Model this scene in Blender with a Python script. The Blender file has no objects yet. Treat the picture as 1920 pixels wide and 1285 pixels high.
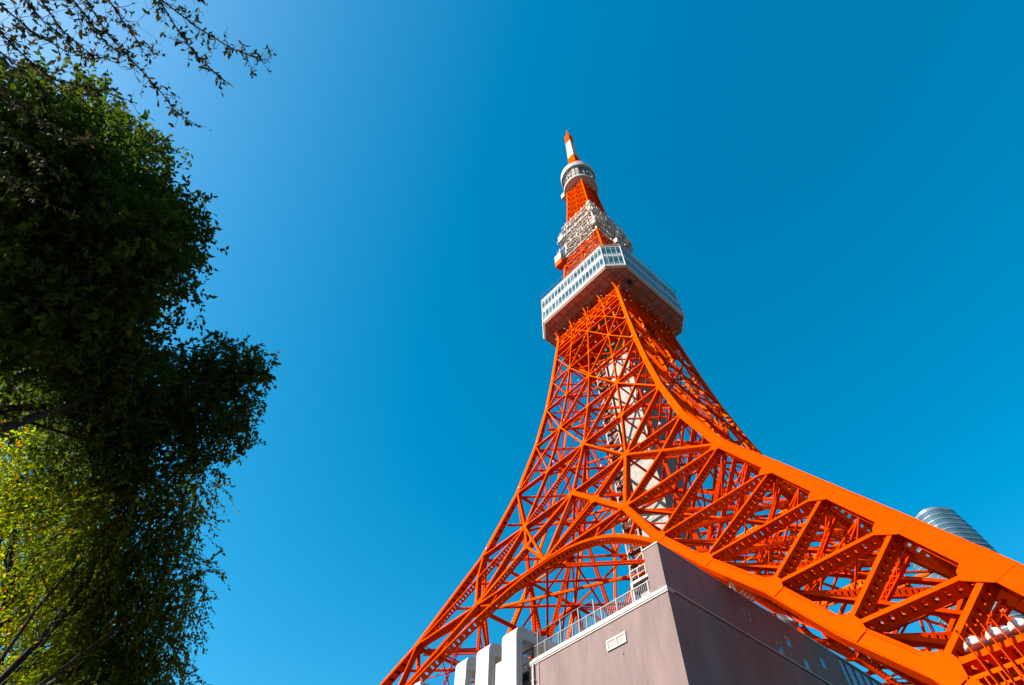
import bpy, math, random
import numpy as np
from mathutils import Vector, Matrix

# ------------------------------------------------------------------ camera
scn = bpy.context.scene
COL = scn.collection
cd = bpy.data.cameras.new('camera')
cd.sensor_width = 36.0
cd.lens = 36.0 * 1122.74 / 1920.0
cd.clip_start = 0.1
cd.clip_end = 9000
co = bpy.data.objects.new('camera', cd)
COL.objects.link(co)
_r = Vector((0.65933203, 0.75181266, 0.00768106))
_u = Vector((0.61226544, -0.54282381, 0.57486811))
_f = Vector((-0.43636258, 0.37432612, 0.81821003))
CAM = Vector((51.087, -80.416, 5.729))
co.matrix_world = Matrix(((_r.x, _u.x, -_f.x, CAM.x), (_r.y, _u.y, -_f.y, CAM.y), (_r.z, _u.z, -_f.z, CAM.z), (0, 0, 0, 1)))
scn.camera = co

# ------------------------------------------------------------------ sky, sun, exposure
SUN_AZ = math.radians(-156.0)      # measured from +Y towards +X
SUN_EL = math.radians(36.0)
world = bpy.data.worlds.new('World')
scn.world = world
world.use_nodes = True
wn, wl = world.node_tree.nodes, world.node_tree.links
bg = wn['Background']
sky = wn.new('ShaderNodeTexSky')
sky.sky_type = 'NISHITA'
sky.sun_disc = False
sky.sun_elevation = SUN_EL
sky.sun_rotation = SUN_AZ
sky.altitude = 0
sky.air_density = 1.0
sky.dust_density = 0.8
sky.ozone_density = 2.0
hsv = wn.new('ShaderNodeHueSaturation')
hsv.inputs['Hue'].default_value = 0.477
hsv.inputs['Saturation'].default_value = 1.50
wl.new(sky.outputs[0], hsv.inputs['Color'])
wl.new(hsv.outputs[0], bg.inputs[0])
bg.inputs[1].default_value = 0.090
sd = bpy.data.lights.new('sun', 'SUN')
sd.energy = 5.0
sd.angle = math.radians(0.53)
sd.color = (1.0, 0.92, 0.80)
so = bpy.data.objects.new('sun', sd)
COL.objects.link(so)
sdir = Vector((math.sin(SUN_AZ) * math.cos(SUN_EL), math.cos(SUN_AZ) * math.cos(SUN_EL), math.sin(SUN_EL)))
so.rotation_euler = sdir.to_track_quat('Z', 'Y').to_euler()
so.location = (0, -200, 300)
scn.view_settings.view_transform = 'Standard'
scn.view_settings.look = 'None'
scn.view_settings.exposure = 1.40
scn.view_settings.gamma = 1.0
scn.cycles.max_bounces = 8
scn.cycles.diffuse_bounces = 4
scn.cycles.transmission_bounces = 4

# ------------------------------------------------------------------ helpers
rnd = random.Random(11)


class MB:
    """collects boxes, bars, prisms and revolved shapes; build() links them as one mesh"""
    def __init__(self):
        self.v, self.f, self.m = [], [], []

    def hexa(self, P, mat=0):
        n = len(self.v)
        self.v.extend([tuple(p) for p in P])
        for q in ((0, 3, 2, 1), (4, 5, 6, 7), (0, 1, 5, 4), (1, 2, 6, 5), (2, 3, 7, 6), (3, 0, 4, 7)):
            self.f.append(tuple(n + i for i in q))
            self.m.append(mat)

    def box(self, x0, x1, y0, y1, z0, z1, mat=0):
        self.hexa([(x0, y0, z0), (x1, y0, z0), (x1, y1, z0), (x0, y1, z0), (x0, y0, z1), (x1, y0, z1), (x1, y1, z1), (x0, y1, z1)], mat)

    def frame(self, A, B, n):
        t = (B - A)
        L = t.length
        t = t / L
        s = t.cross(n)
        if s.length < 1e-5:
            s = t.cross(Vector((1, 0, 0)) if abs(t.x) < .8 else Vector((0, 1, 0)))
        s.normalize()
        return t, s, s.cross(t).normalized(), L

    def bar(self, A, B, n, b, d, off=0.0, s0=0.0, mat=0):
        """box of width b whose outer face lies at off along n, depth d inward; s0 shifts sideways"""
        A, B = Vector(A), Vector(B)
        if (B - A).length < 1e-4:
            return
        t, s, n2, L = self.frame(A, B, Vector(n))
        P = []
        for Q in (A, B):
            for a, o in ((-.5, 0), (.5, 0), (.5, -d), (-.5, -d)):
                P.append(Q + s * (a * b + s0) + n2 * (off + o))
        self.hexa(P, mat)

    def lace(self, A, B, n, b, d, off=0.0, pitch=None, zig=False, mat=0):
        """built-up member: outer and inner flange channels, side webs of battens with openings"""
        A, B = Vector(A), Vector(B)
        t, s, n2, L = self.frame(A, B, Vector(n))
        e = 0.24 * d
        self.bar(A, B, n, b, e, off, 0, mat)
        self.bar(A, B, n, b, e, off - d + e, 0, mat)
        gap = d - 2 * e
        pitch = pitch or max(gap * 1.25, .35)
        k = max(2, int(round(L / pitch)))
        th = min(.06, b * .2)
        for sg in (-1, 1):
            sh = sg * (b / 2 - th / 2)
            for i in range(k):
                if zig:
                    a0 = A + t * (L * i / k) + n2 * (off - (e if i % 2 else d - e)) + s * sh
                    a1 = A + t * (L * (i + 1) / k) + n2 * (off - (d - e if i % 2 else e)) + s * sh
                    self.bar(a0, a1, s, gap * .22, th, th / 2, 0, mat)
                else:
                    c = L * (i + .5) / k
                    w = L / k * .31
                    a0 = A + t * (c - w) + n2 * (off - e - gap / 2) + s * sh
                    a1 = A + t * (c + w) + n2 * (off - e - gap / 2) + s * sh
                    self.bar(a0, a1, s, gap, th, th / 2, 0, mat)

    def plate(self, pts, n, th, mat=0):
        """convex polygon (list of Vectors, coplanar) extruded by th along -n"""
        N = len(self.v)
        k = len(pts)
        n = Vector(n)
        for p in pts:
            self.v.append(tuple(p))
        for p in pts:
            self.v.append(tuple(Vector(p) - n * th))
        self.f.append(tuple(range(N, N + k)))
        self.m.append(mat)
        self.f.append(tuple(range(N + 2 * k - 1, N + k - 1, -1)))
        self.m.append(mat)
        for i in range(k):
            j = (i + 1) % k
            self.f.append((N + i, N + k + i, N + k + j, N + j))
            self.m.append(mat)

    def rev(self, prof, seg=48, c=(0, 0), mat=0, cap=True):
        """prof: list of (r, z)"""
        N = len(self.v)
        k = len(prof)
        for i in range(seg):
            a = 2 * math.pi * i / seg
            for r, z in prof:
                self.v.append((c[0] + r * math.cos(a), c[1] + r * math.sin(a), z))
        for i in range(seg):
            j = (i + 1) % seg
            for q in range(k - 1):
                self.f.append((N + i * k + q, N + j * k + q, N + j * k + q + 1, N + i * k + q + 1))
                self.m.append(mat)
        if cap:
            self.f.append(tuple(N + i * k for i in range(seg - 1, -1, -1)))
            self.m.append(mat)
            self.f.append(tuple(N + i * k + k - 1 for i in range(seg)))
            self.m.append(mat)

    def tube(self, pts, rad, seg=6, mat=0):
        N = len(self.v)
        pts = [Vector(p) for p in pts]
        k = len(pts)
        pn = Vector((.3, .2, .93))
        for i, p in enumerate(pts):
            t = (pts[min(i + 1, k - 1)] - pts[max(i - 1, 0)]).normalized()
            s = t.cross(pn)
            if s.length < 1e-3:
                s = t.cross(Vector((1, 0, 0)))
            s.normalize()
            q = s.cross(t)
            r = rad[i] if isinstance(rad, (list, tuple)) else rad
            for a in range(seg):
                an = 2 * math.pi * a / seg
                self.v.append(tuple(p + (s * math.cos(an) + q * math.sin(an)) * r))
        for i in range(k - 1):
            for a in range(seg):
                b = (a + 1) % seg
                self.f.append((N + i * seg + a, N + i * seg + b, N + (i + 1) * seg + b, N + (i + 1) * seg + a))
                self.m.append(mat)
        self.f.append(tuple(N + a for a in range(seg - 1, -1, -1)))
        self.m.append(mat)
        self.f.append(tuple(N + (k - 1) * seg + a for a in range(seg)))
        self.m.append(mat)

    def build(self, name, mats, parent=None, smooth=False):
        me = bpy.data.meshes.new(name)
        me.from_pydata(self.v, [], self.f)
        if not isinstance(mats, (list, tuple)):
            mats = [mats]
        for m in mats:
            me.materials.append(m)
        me.polygons.foreach_set('material_index', self.m)
        if smooth:
            me.polygons.foreach_set('use_smooth', [True] * len(me.polygons))
        me.update()
        o = bpy.data.objects.new(name, me)
        COL.objects.link(o)
        if parent:
            o.parent = parent
        return o


def tag(o, label, cat, group=None):
    o['label'] = label
    o['category'] = cat
    if group:
        o['group'] = group
    return o


def empty(name, loc, label, cat, group=None):
    o = bpy.data.objects.new(name, None)
    COL.objects.link(o)
    o.location = loc
    return tag(o, label, cat, group)


def dup(o, parent=None, rz=0.0):
    c = o.copy()
    COL.objects.link(c)
    if parent:
        c.parent = parent
    c.rotation_euler = (0, 0, rz)
    return c


def R4(P, k):
    x, y = P.x, P.y
    for _ in range(k % 4):
        x, y = -y, x
    return Vector((x, y, P.z))


def hull2(pts):
    pts = sorted(set(pts))
    def half(seq):
        h = []
        for p in seq:
            while len(h) >= 2 and (h[-1][0] - h[-2][0]) * (p[1] - h[-2][1]) - (h[-1][1] - h[-2][1]) * (p[0] - h[-2][0]) <= 1e-9:
                h.pop()
            h.append(p)
        return h
    a, b = half(pts), half(pts[::-1])
    return a[:-1] + b[:-1]


# ------------------------------------------------------------------ materials
def mat(name, col, rough=.55, metal=0.0, var=.0, scale=3.0, dirt=None, dscale=.6, spec=.5, bump=0.0, bscale=20.0, streak=False):
    m = bpy.data.materials.new(name)
    m.use_nodes = True
    nt = m.node_tree
    b = nt.nodes['Principled BSDF']
    b.inputs['Base Color'].default_value = (*col, 1)
    b.inputs['Roughness'].default_value = rough
    b.inputs['Metallic'].default_value = metal
    b.inputs['Specular IOR Level'].default_value = spec
    tc = nt.nodes.new('ShaderNodeTexCoord')
    src = tc.outputs['Object']
    if streak:
        mp = nt.nodes.new('ShaderNodeMapping')
        mp.inputs['Scale'].default_value = (1, 1, .18)
        nt.links.new(src, mp.inputs[0])
        src = mp.outputs[0]
    if var:
        nz = nt.nodes.new('ShaderNodeTexNoise')
        nz.inputs['Scale'].default_value = scale
        nz.inputs['Detail'].default_value = 6
        nz.inputs['Roughness'].default_value = .65
        nt.links.new(src, nz.inputs['Vector'])
        rp = nt.nodes.new('ShaderNodeValToRGB')
        rp.color_ramp.elements[0].position = .3
        rp.color_ramp.elements[1].position = .72
        rp.color_ramp.elements[0].color = (*[c * (1 - var) for c in col], 1)
        rp.color_ramp.elements[1].color = (*[min(1, c * (1 + var * .6)) for c in col], 1)
        nt.links.new(nz.outputs[0], rp.inputs[0])
        out = rp.outputs[0]
        if dirt:
            n2 = nt.nodes.new('ShaderNodeTexNoise')
            n2.inputs['Scale'].default_value = dscale
            n2.inputs['Detail'].default_value = 8
            n2.inputs['Roughness'].default_value = .7
            nt.links.new(src, n2.inputs['Vector'])
            r2 = nt.nodes.new('ShaderNodeValToRGB')
            r2.color_ramp.elements[0].position = .5
            r2.color_ramp.elements[1].position = .78
            nt.links.new(n2.outputs[0], r2.inputs[0])
            mx = nt.nodes.new('ShaderNodeMix')
            mx.data_type = 'RGBA'
            nt.links.new(r2.outputs[0], mx.inputs['Factor'])
            nt.links.new(out, mx.inputs['A'])
            mx.inputs['B'].default_value = (*dirt, 1)
            out = mx.outputs['Result']
        nt.links.new(out, b.inputs['Base Color'])
    if bump:
        n3 = nt.nodes.new('ShaderNodeTexNoise')
        n3.inputs['Scale'].default_value = bscale
        n3.inputs['Detail'].default_value = 5
        nt.links.new(tc.outputs['Object'], n3.inputs['Vector'])
        bp = nt.nodes.new('ShaderNodeBump')
        bp.inputs['Strength'].default_value = bump
        bp.inputs['Distance'].default_value = .05
        nt.links.new(n3.outputs[0], bp.inputs['Height'])
        nt.links.new(bp.outputs[0], b.inputs['Normal'])
    return m


ORANGE = mat('orange_paint', (.54, .0215, .0004), .7, var=.16, scale=1.6, dirt=(.38, .015, .0004), dscale=.45, spec=.0)
# gloss enamel: a weak amber gloss lobe over the red-orange body colour
_nt = ORANGE.node_tree
_gl = _nt.nodes.new('ShaderNodeBsdfGlossy')
_gl.inputs['Color'].default_value = (1.0, .42, .0, 1)
_gl.inputs['Roughness'].default_value = .62
_mx = _nt.nodes.new('ShaderNodeMixShader')
_mx.inputs[0].default_value = .055
_nt.links.new(_nt.nodes['Principled BSDF'].outputs[0], _mx.inputs[1])
_nt.links.new(_gl.outputs[0], _mx.inputs[2])
_nt.links.new(_mx.outputs[0], _nt.nodes['Material Output'].inputs[0])
WHITEP = mat('white_steel_paint', (.38, .325, .275), .6, var=.14, scale=1.0, dirt=(.21, .17, .14), dscale=.4)
DECKW = mat('white_deck_cladding', (.33, .33, .32), .5, var=.08, scale=.8)
SOFFIT = mat('deck_soffit_paint', (.42, .22, .16), .8, var=.2, scale=.5, dirt=(.27, .12, .085), dscale=.3)
SOFRIB = mat('deck_soffit_rib', (.16, .06, .045), .7, var=.1)
GLASS = mat('deck_glass', (.018, .060, .075), .06, var=.45, scale=.55, spec=1.0)
DARK = mat('dark_steel', (.035, .035, .05), .5, var=.2)
GREYST = mat('galvanised_steel', (.055, .055, .058), .5, .3, var=.15, scale=6)
SHAFT = mat('shaft_panels', (.14, .136, .118), .65, var=.38, scale=.9, dirt=(.065, .062, .055), dscale=.6)
CAGE = mat('stair_paint', (.18, .06, .03), .6, var=.25, scale=1.5)
DRUMD = mat('drum_equipment', (.085, .075, .065), .5, var=.5, scale=1.4, dirt=(.5, .45, .36), dscale=.5)
DRUMS = mat('drum_soffit', (.58, .46, .40), .6, var=.08, scale=.6)
LAMPW = mat('lamp_white', (.46, .45, .43), .4, var=.04)
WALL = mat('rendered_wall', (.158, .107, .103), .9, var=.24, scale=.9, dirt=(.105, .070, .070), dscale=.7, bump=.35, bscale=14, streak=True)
LEDGE = mat('ledge_metal', (.26, .235, .215), .55, var=.14, scale=2, dirt=(.17, .15, .135), dscale=1)
FINW = mat('fin_panels', (.40, .375, .35), .6, var=.08, scale=1.2, dirt=(.28, .25, .24), dscale=.7)
PENT = mat('penthouse_panels', (.15, .17, .20), .35, .3, var=.12, scale=.7)
SLOTG = mat('slot_glass', (.05, .16, .22), .05, spec=.9)
VENTM = mat('vent_panel', (.25, .225, .21), .6, var=.08)
WINF = mat('vent_frame', (.33, .31, .295), .5)
GLASS2 = mat('deck_glass_light', (.06, .11, .13), .08, var=.4, scale=.9, spec=.9)
GLASS3 = mat('deck_glass_dark', (.008, .022, .03), .05, var=.3, scale=.9, spec=.8)
ROOFG = mat('roof_membrane', (.18, .17, .16), .9, var=.2)
SKYG = mat('skyscraper_glass', (.05, .105, .145), .14, .15, var=.4, scale=.05, spec=.8)
SKYB = mat('skyscraper_bands', (.15, .175, .195), .4, .15, var=.2, scale=.08)
BARK = mat('bark', (.026, .018, .012), .95, var=.6, scale=5, dirt=(.05, .045, .035), dscale=2.2, bump=1.0, bscale=9, streak=True)
GROUND = mat('ground_paving', (.045, .043, .041), .9, var=.25, scale=.3, dirt=(.033, .033, .031), dscale=.08)


def leafmat(name, cols, trans=.4):
    m = bpy.data.materials.new(name)
    m.use_nodes = True
    nt = m.node_tree
    nt.nodes.clear()
    out = nt.nodes.new('ShaderNodeOutputMaterial')
    at = nt.nodes.new('ShaderNodeAttribute')
    at.attribute_name = 'tint'
    rp = nt.nodes.new('ShaderNodeValToRGB')
    cr = rp.color_ramp
    while len(cr.elements) < len(cols):
        cr.elements.new(.5)
    for e, (p, c) in zip(cr.elements, cols):
        e.position = p
        e.color = (*c, 1)
    nt.links.new(at.outputs['Fac'], rp.inputs[0])
    b = nt.nodes.new('ShaderNodeBsdfPrincipled')
    b.inputs['Roughness'].default_value = .75
    b.inputs['Specular IOR Level'].default_value = .08
    t = nt.nodes.new('ShaderNodeBsdfTranslucent')
    hs = nt.nodes.new('ShaderNodeHueSaturation')
    hs.inputs['Value'].default_value = 2.7
    hs.inputs['Saturation'].default_value = 1.1
    mx = nt.nodes.new('ShaderNodeMixShader')
    mx.inputs[0].default_value = trans
    nt.links.new(rp.outputs[0], b.inputs['Base Color'])
    nt.links.new(rp.outputs[0], hs.inputs['Color'])
    nt.links.new(hs.outputs[0], t.inputs['Color'])
    nt.links.new(b.outputs[0], mx.inputs[1])
    nt.links.new(t.outputs[0], mx.inputs[2])
    nt.links.new(mx.outputs[0], out.inputs[0])
    return m


LEAF_DARK = leafmat('evergreen_leaves', [(0, (.016, .026, .005)), (.6, (.032, .050, .008)), (.9, (.055, .070, .009)), (1, (.11, .08, .010))], .35)
LEAF_SUN = leafmat('sunlit_turning_leaves', [(0, (.030, .050, .005)), (.5, (.080, .110, .007)), (.84, (.16, .17, .010)), (.96, (.22, .14, .010)), (1, (.20, .07, .010))], .65)  # turning tones, with sunlight on the left of the crown brightened into the colour
LEAF_SHADE = leafmat('shaded_olive_leaves', [(0, (.020, .034, .004)), (.6, (.045, .062, .006)), (.9, (.085, .085, .008)), (1, (.13, .08, .010))], .4)  # same tree, colour darkened to carry the shade on its right side
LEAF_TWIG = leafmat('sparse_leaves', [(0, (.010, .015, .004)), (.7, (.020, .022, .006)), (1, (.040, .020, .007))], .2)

# ------------------------------------------------------------------ ground
g = MB()
g.v = [(-5000, -5000, 4.1), (5000, -5000, 4.1), (5000, 5000, 4.1), (-5000, 5000, 4.1)]
g.f, g.m = [(0, 1, 2, 3)], [0]
go = g.build('ground', GROUND)
go['kind'] = 'structure'

# ================================================================== lattice tower
KZ = [3.0, 12.0, 18.6, 22.65, 28.45, 35.3, 43.2, 55.7, 71.66, 85.73, 98.49, 110.11, 120.18, 130.0, 137.6, 143.0]
KW = [55.5, 53.0, 50.0, 47.95, 44.9, 41.25, 37.05, 30.3, 23.3, 18.96, 16.1, 14.13, 12.86, 11.8, 11.05, 10.7]
LV = dict(zip(['base', 'M', 'L', 'K', 'J', 'I', 'H', 'G', 'F', 'E', 'D', 'C', 'B', 'A', 'Z', 'Y'], KZ))


def W(z):
    return float(np.interp(z, KZ, KW))


def fn(z0, z1, wf=W):
    """outward normal of the y=-w face between two heights"""
    if abs(z1 - z0) < .5:
        z0, z1 = z0 - 2, z1 + 2
    dw = (wf(z1) - wf(z0)) / (z1 - z0)
    return Vector((0, -1, -dw)).normalized()


tower = empty('lattice_tower', (0, 0, 0), 'tall orange and white steel lattice tower with a glazed deck, rising behind the annex', 'tower')

# ---- legs: corner chord, outer plates solid, inner faces battened
def leg_size(z):
    return float(np.interp(z, [3, 24, 40, 56, 72, 99, 130, 143], [1.5, 1.42, 1.42, 1.38, 1.2, 1.0, .85, .8]))


lg = MB()
for i in range(len(KZ) - 1):
    z0, z1 = KZ[i], KZ[i + 1]
    a0, a1 = leg_size(z0), leg_size(z1)
    def ring(z, a, x0, x1, y0, y1):
        w = W(z) + .06
        return [(w - x0, -w + y0, z), (w - x1, -w + y0, z), (w - x1, -w + y1, z), (w - x0, -w + y1, z)]
    def seg(c0, c1):
        lg.hexa(ring(z0, a0, *c0) + ring(z1, a1, *c1))
    t = .1
    seg((0, a0, 0, t), (0, a1, 0, t))                       # plate on the -y face
    seg((0, t, t, a0), (0, t, t, a1))                       # plate on the +x face
    q0, q1 = a0 * .16, a1 * .16
    seg((a0 - q0, a0, a0 - q0, a0), (a1 - q1, a1, a1 - q1, a1))       # inner angle
    seg((a0 - q0, a0 - .004, t, t + q0), (a1 - q1, a1 - .004, t, t + q1))
    seg((t, t + q0, a0 - q0, a0 - .004), (t, t + q1, a1 - q1, a1 - .004))
    k = max(3, int((z1 - z0) / (1.0 if z0 < 60 else 1.6)))
    for j in range(k):
        for lo, hi in ((j + .1, j + .9) if z0 > 50 else (j + .18, j + .82),):
            s0, s1 = lo / k, hi / k
            zz0, zz1 = z0 + (z1 - z0) * s0, z0 + (z1 - z0) * s1
            b0, b1 = leg_size(zz0), leg_size(zz1)
            lg.hexa(ring(zz0, b0, b0 - .07, b0 - .02, .15, b0 - .1) + ring(zz1, b1, b1 - .07, b1 - .02, .15, b1 - .1))
            lg.hexa(ring(zz0, b0, .15, b0 - .1, b0 - .07, b0 - .02) + ring(zz1, b1, .15, b1 - .1, b1 - .07, b1 - .02))
    # splice plates, a narrow raised band with a joint
    if z0 > 15 and z1 < 100:
        for fr in ((.48,) if z1 - z0 < 9 else (.3, .72)):
            zc = z0 + (z1 - z0) * fr
            for dz0, dz1 in ((-.62, -.015), (.015, .62)):
                zz0, zz1 = zc + dz0, zc + dz1
                b0 = leg_size(zc)
                P = ring(zz0, b0, .1, b0 - .1, -.008, 0.02) + ring(zz1, b0, .1, b0 - .1, -.008, 0.02)
                lg.hexa(P)
    # rivet rows along both edges of the near plates
    if 15 < z0 < 60:
        k = int((z1 - z0) / .16)
        for j in range(k):
            s0, s1 = (j + .35) / k, (j + .65) / k
            zz0, zz1 = z0 + (z1 - z0) * s0, z0 + (z1 - z0) * s1
            b0 = leg_size(zz0)
            for e in (.10, .20, b0 - .20, b0 - .10):
                lg.hexa(ring(zz0, b0, e - .025, e + .025, -.012, .01) + ring(zz1, b0, e - .025, e + .025, -.012, .01))
leg = lg.build('leg', ORANGE, tower)
for k in (1, 2, 3):
    dup(leg, tower, k * math.pi / 2)

# ---- face lattice
nodes = {}


def reg(P, Q, b, sec):
    for a, c in ((P, Q), (Q, P)):
        key = (round(a.x, 1), round(a.z, 1))
        nodes.setdefault((sec, key), [a, []])[1].append(((c - a).normalized(), b))


def FP(x, z):
    return Vector((x, -W(z), z))


cnt = [0]


def member(mb, P, Q, b, d, sec, style='lace', layer=0, zig=False, g=True):
    cnt[0] += 1
    n = fn(P.z, Q.z)
    off = -.008 - .008 * layer - .0018 * (cnt[0] % 4)
    if style == 'lace':
        mb.lace(P, Q, n, b, d, off, zig=zig)
    else:
        mb.bar(P, Q, n, b, d, off)
    if g:
        reg(P, Q, b, sec)


def T(t, l):
    z = LV[l]
    w = W(z)
    x = t * w
    if abs(t) == 1:
        x = math.copysign(w - leg_size(z) * .5, t)
    return FP(x, z)


SZ = {'Z': (.18, .45), 'A': (.20, .5), 'B': (.21, .52), 'C': (.23, .58), 'D': (.25, .66), 'E': (.28, .75), 'F': (.32, .82), 'G': (.36, .9)}
face = MB()
ts = (-1, -.5, 0, .5, 1)
lv = ['Z', 'A', 'B', 'C', 'D', 'E', 'F']
for l in lv:
    b, d = SZ[l]
    for i in range(4):
        member(face, T(ts[i], l), T(ts[i + 1], l), b, d, 'u', layer=0)
# columns
for a, c in zip(lv, lv[1:]):
    b, d = SZ[c]
    for t in (-.5, 0, .5):
        member(face, T(t, a), T(t, c), b * (.9 if t else .95), d * .8, 'u', layer=2)


def diag(seq, k=1.0, layer=1, thick=1.0):
    for (t0, l0), (t1, l1) in zip(seq, seq[1:]):
        b, d = SZ[l1]
        for sg in (1, -1):
            member(face, T(sg * t0, l0), T(sg * t1, l1), b * k * thick, d * k, 'u', layer=layer + (1 if sg < 0 else 0) * 2)


diag([(-1, 'A'), (-.5, 'B'), (0, 'C'), (.5, 'D'), (1, 'E')])
diag([(-1, 'C'), (-.5, 'D'), (0, 'E'), (.5, 'F'), (1, 'G')], 1.05)
diag([(-.5, 'Z'), (0, 'A'), (.5, 'B'), (1, 'C')])
diag([(-1, 'E'), (-.5, 'F'), (0, 'G')], .95)
diag([(0, 'Z'), (.5, 'A'), (1, 'B')], .8)
# wide chords that open the arch: 0F -> .5G -> down the leg
XI = {'G': 14.8, 'H': 23.0, 'I': 29.4, 'J': 35.5, 'K': 39.9, 'L': 43.5, 'M': 47.5, 'base': 52.6}


def NI(l, sg=1):
    return FP(sg * XI[l], LV[l])


def NO(l, sg=1):
    z = LV[l]
    return FP(sg * (W(z) - leg_size(z) * .5), z)


for sg in (1, -1):
    A0, A1 = T(0, 'F'), NI('G', sg)
    mid = (A0 + A1) / 2
    mid.y = -W(mid.z)
    for P, Q in ((A0, mid), (mid, A1)):
        member(face, P, Q, .8, .85, 'u', layer=5)
    member(face, mid, T(sg * .5, 'F'), .36, .8, 'u', layer=1)
    member(face, mid, T(0, 'G'), .40, .85, 'u', layer=1)
    # leg node F to inner chord G through the diagonal's quarter point
    member(face, T(sg, 'F'), FP(sg * 19.9, 64.4), .40, .9, 'u', layer=3)
    member(face, FP(sg * 19.9, 64.4), NI('G', sg), .42, .9, 'u', layer=3)
    member(face, T(sg, 'E'), T(sg * .5, 'F'), .36, .85, 'u', layer=3)
    member(face, T(sg * .5, 'F'), NI('G', sg), .50, .95, 'u', layer=4)
    # level G tie
    member(face, NI('G', sg), T(0, 'G'), .44, .9, 'u', layer=0)
    member(face, NO('G', sg), NI('G', sg), .44, 1.0, 'u', layer=0)
member(face, T(0, 'F'), T(0, 'G'), .40, .85, 'u', layer=6)
# upper X panels left and right of the leg columns, lighter
for a, c in (('A', 'B'), ('B', 'C'), ('C', 'D'), ('D', 'E')):
    for sg in (1, -1):
        b, d = SZ[c]
        member(face, T(sg, a), T(sg * .5, c), b * .7, d * .7, 'u', layer=7, g=False)
# deep ring girders under the deck
for z, b, d in ((133.0, .28, 1.4), (134.8, .26, 1.6), (136.6, .34, 1.9), (138.9, .3, 1.9), (141.2, .36, 1.7)):
    w = W(z)
    face.bar(FP(-w + .5, z), FP(w - .5, z), fn(z, z), b, d, -.12 - .01 * b)
for sg in (-1, 1):
    for t0, t1, z0, z1 in ((0, .5, 143, 133.4), (.5, 0, 143, 133.4), (.5, 1, 143, 133.4), (1, .5, 143, 133.4)):
        cnt[0] += 1
        face.bar(FP(sg * t0 * W(z0), z0), FP(sg * t1 * (W(z1) - .4), z1), fn(z1, z0), .34, .4, -.3 - .006 * (cnt[0] % 7))


def gussets(mb, sec, size):
    for (s, key), (P, ds) in nodes.items():
        if s != sec:
            continue
        n = fn(P.z - 2, P.z + 2)
        e1 = Vector((1, 0, 0))
        e2 = n.cross(e1)
        pts = []
        mxb = max(b for _, b in ds)
        for u, b in ds:
            a = Vector((u.dot(e1), u.dot(e2)))
            if a.length < 1e-3:
                continue
            a.normalize()
            pr = Vector((-a.y, a.x))
            L = size(P.z) * (.7 + .5 * b / mxb)
            for sd in (-.5, .5):
                q = a * L + pr * (sd * b * 1.02)
                pts.append((round(q.x, 4), round(q.y, 4)))
        if len(ds) < 3:
            continue
        h = hull2(pts)
        # pull the hull in between the members so that the plate has a waist
        mb.plate([P + e1 * x * .82 + e2 * y * .82 + n * .008 for x, y in h], n, .03)


gussets(face, 'u', lambda z: float(np.interp(z, [50, 72, 99, 130], [1.5, 1.15, .8, .5])))
fo = face.build('face_lattice', ORANGE, tower)
for k in (1, 2, 3):
    dup(fo, tower, k * math.pi / 2)

# ---- leg trusses below level G: corner chord + inner chord in the face, with a web between
lt = MB()
seqL = ['G', 'H', 'I', 'J', 'K', 'L', 'M', 'base']
for a, c in zip(seqL, seqL[1:]):
    wid = .92 if a in 'GH' else 1.0
    member(lt, NI(a), NI(c), wid, .7, 'l', style='bar', layer=5)
    n_ = fn(LV[a], LV[c])
    lt.bar(NI(a), NI(c), n_, .06, .05, .012, -wid * .30)
    if c not in ('M', 'base'):
        Lc = (NI(c) - NI(a)).length
        tt = (NI(c) - NI(a)) / Lc
        for j in range(int(Lc / .22)):
            q = NI(a) + tt * (j * .22)
            for sh in (-wid * .44, -wid * .37, wid * .40, wid * .46):
                lt.bar(q, q + tt * .05, n_, .05, .05, -.034, sh)
    # raised inner edge strip along the chord
    if c != 'base':
        member(lt, NO(c), NI(c), .27 if c in 'HI' else .33, .88, 'l', layer=1)
        member(lt, NO(a), NI(c), .27 if c in 'HI' else .33, .88, 'l', layer=3)


gussets(lt, 'l', lambda z: 1.25)
# leg node plates reach over the corner chord
for l in 'GHIJKL':
    P = NO(l)
    n = fn(P.z - 2, P.z + 2)
    e1 = Vector((1, 0, 0))
    e2 = n.cross(e1)
    up = (NO(seqL[max(0, seqL.index(l) - 1)]) - P) if l != 'G' else (T(1, 'F') - P)
    dn = NO(seqL[seqL.index(l) + 1]) - P
    s = leg_size(P.z) * .5
    pts = []
    for v in (up.normalized(), dn.normalized()):
        a = Vector((v.dot(e1), v.dot(e2))).normalized()
        pr = Vector((-a.y, a.x))
        for sd in (-1, 1):
            q = a * 1.15 + pr * (sd * s * .93)
            pts.append((q.x, q.y))
    a = Vector(((NI(l) - P).dot(e1), (NI(l) - P).dot(e2))).normalized()
    pr = Vector((-a.y, a.x))
    for sd in (-.34, .34):
        q = a * 1.35 + pr * sd
        pts.append((q.x, q.y))
    lt.plate([P + e1 * x + e2 * y + n * .065 for x, y in hull2(pts)], n, .03)
ro = lt.build('leg_truss', ORANGE, tower)
mir = MB()
mir.v = [(-x, y, z) for x, y, z in lt.v]
mir.f = [tuple(reversed(f)) for f in lt.f]
mir.m = lt.m
lo = mir.build('leg_truss', ORANGE, tower)
for k in (1, 2, 3):
    dup(ro, tower, k * math.pi / 2)
    dup(lo, tower, k * math.pi / 2)

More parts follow.
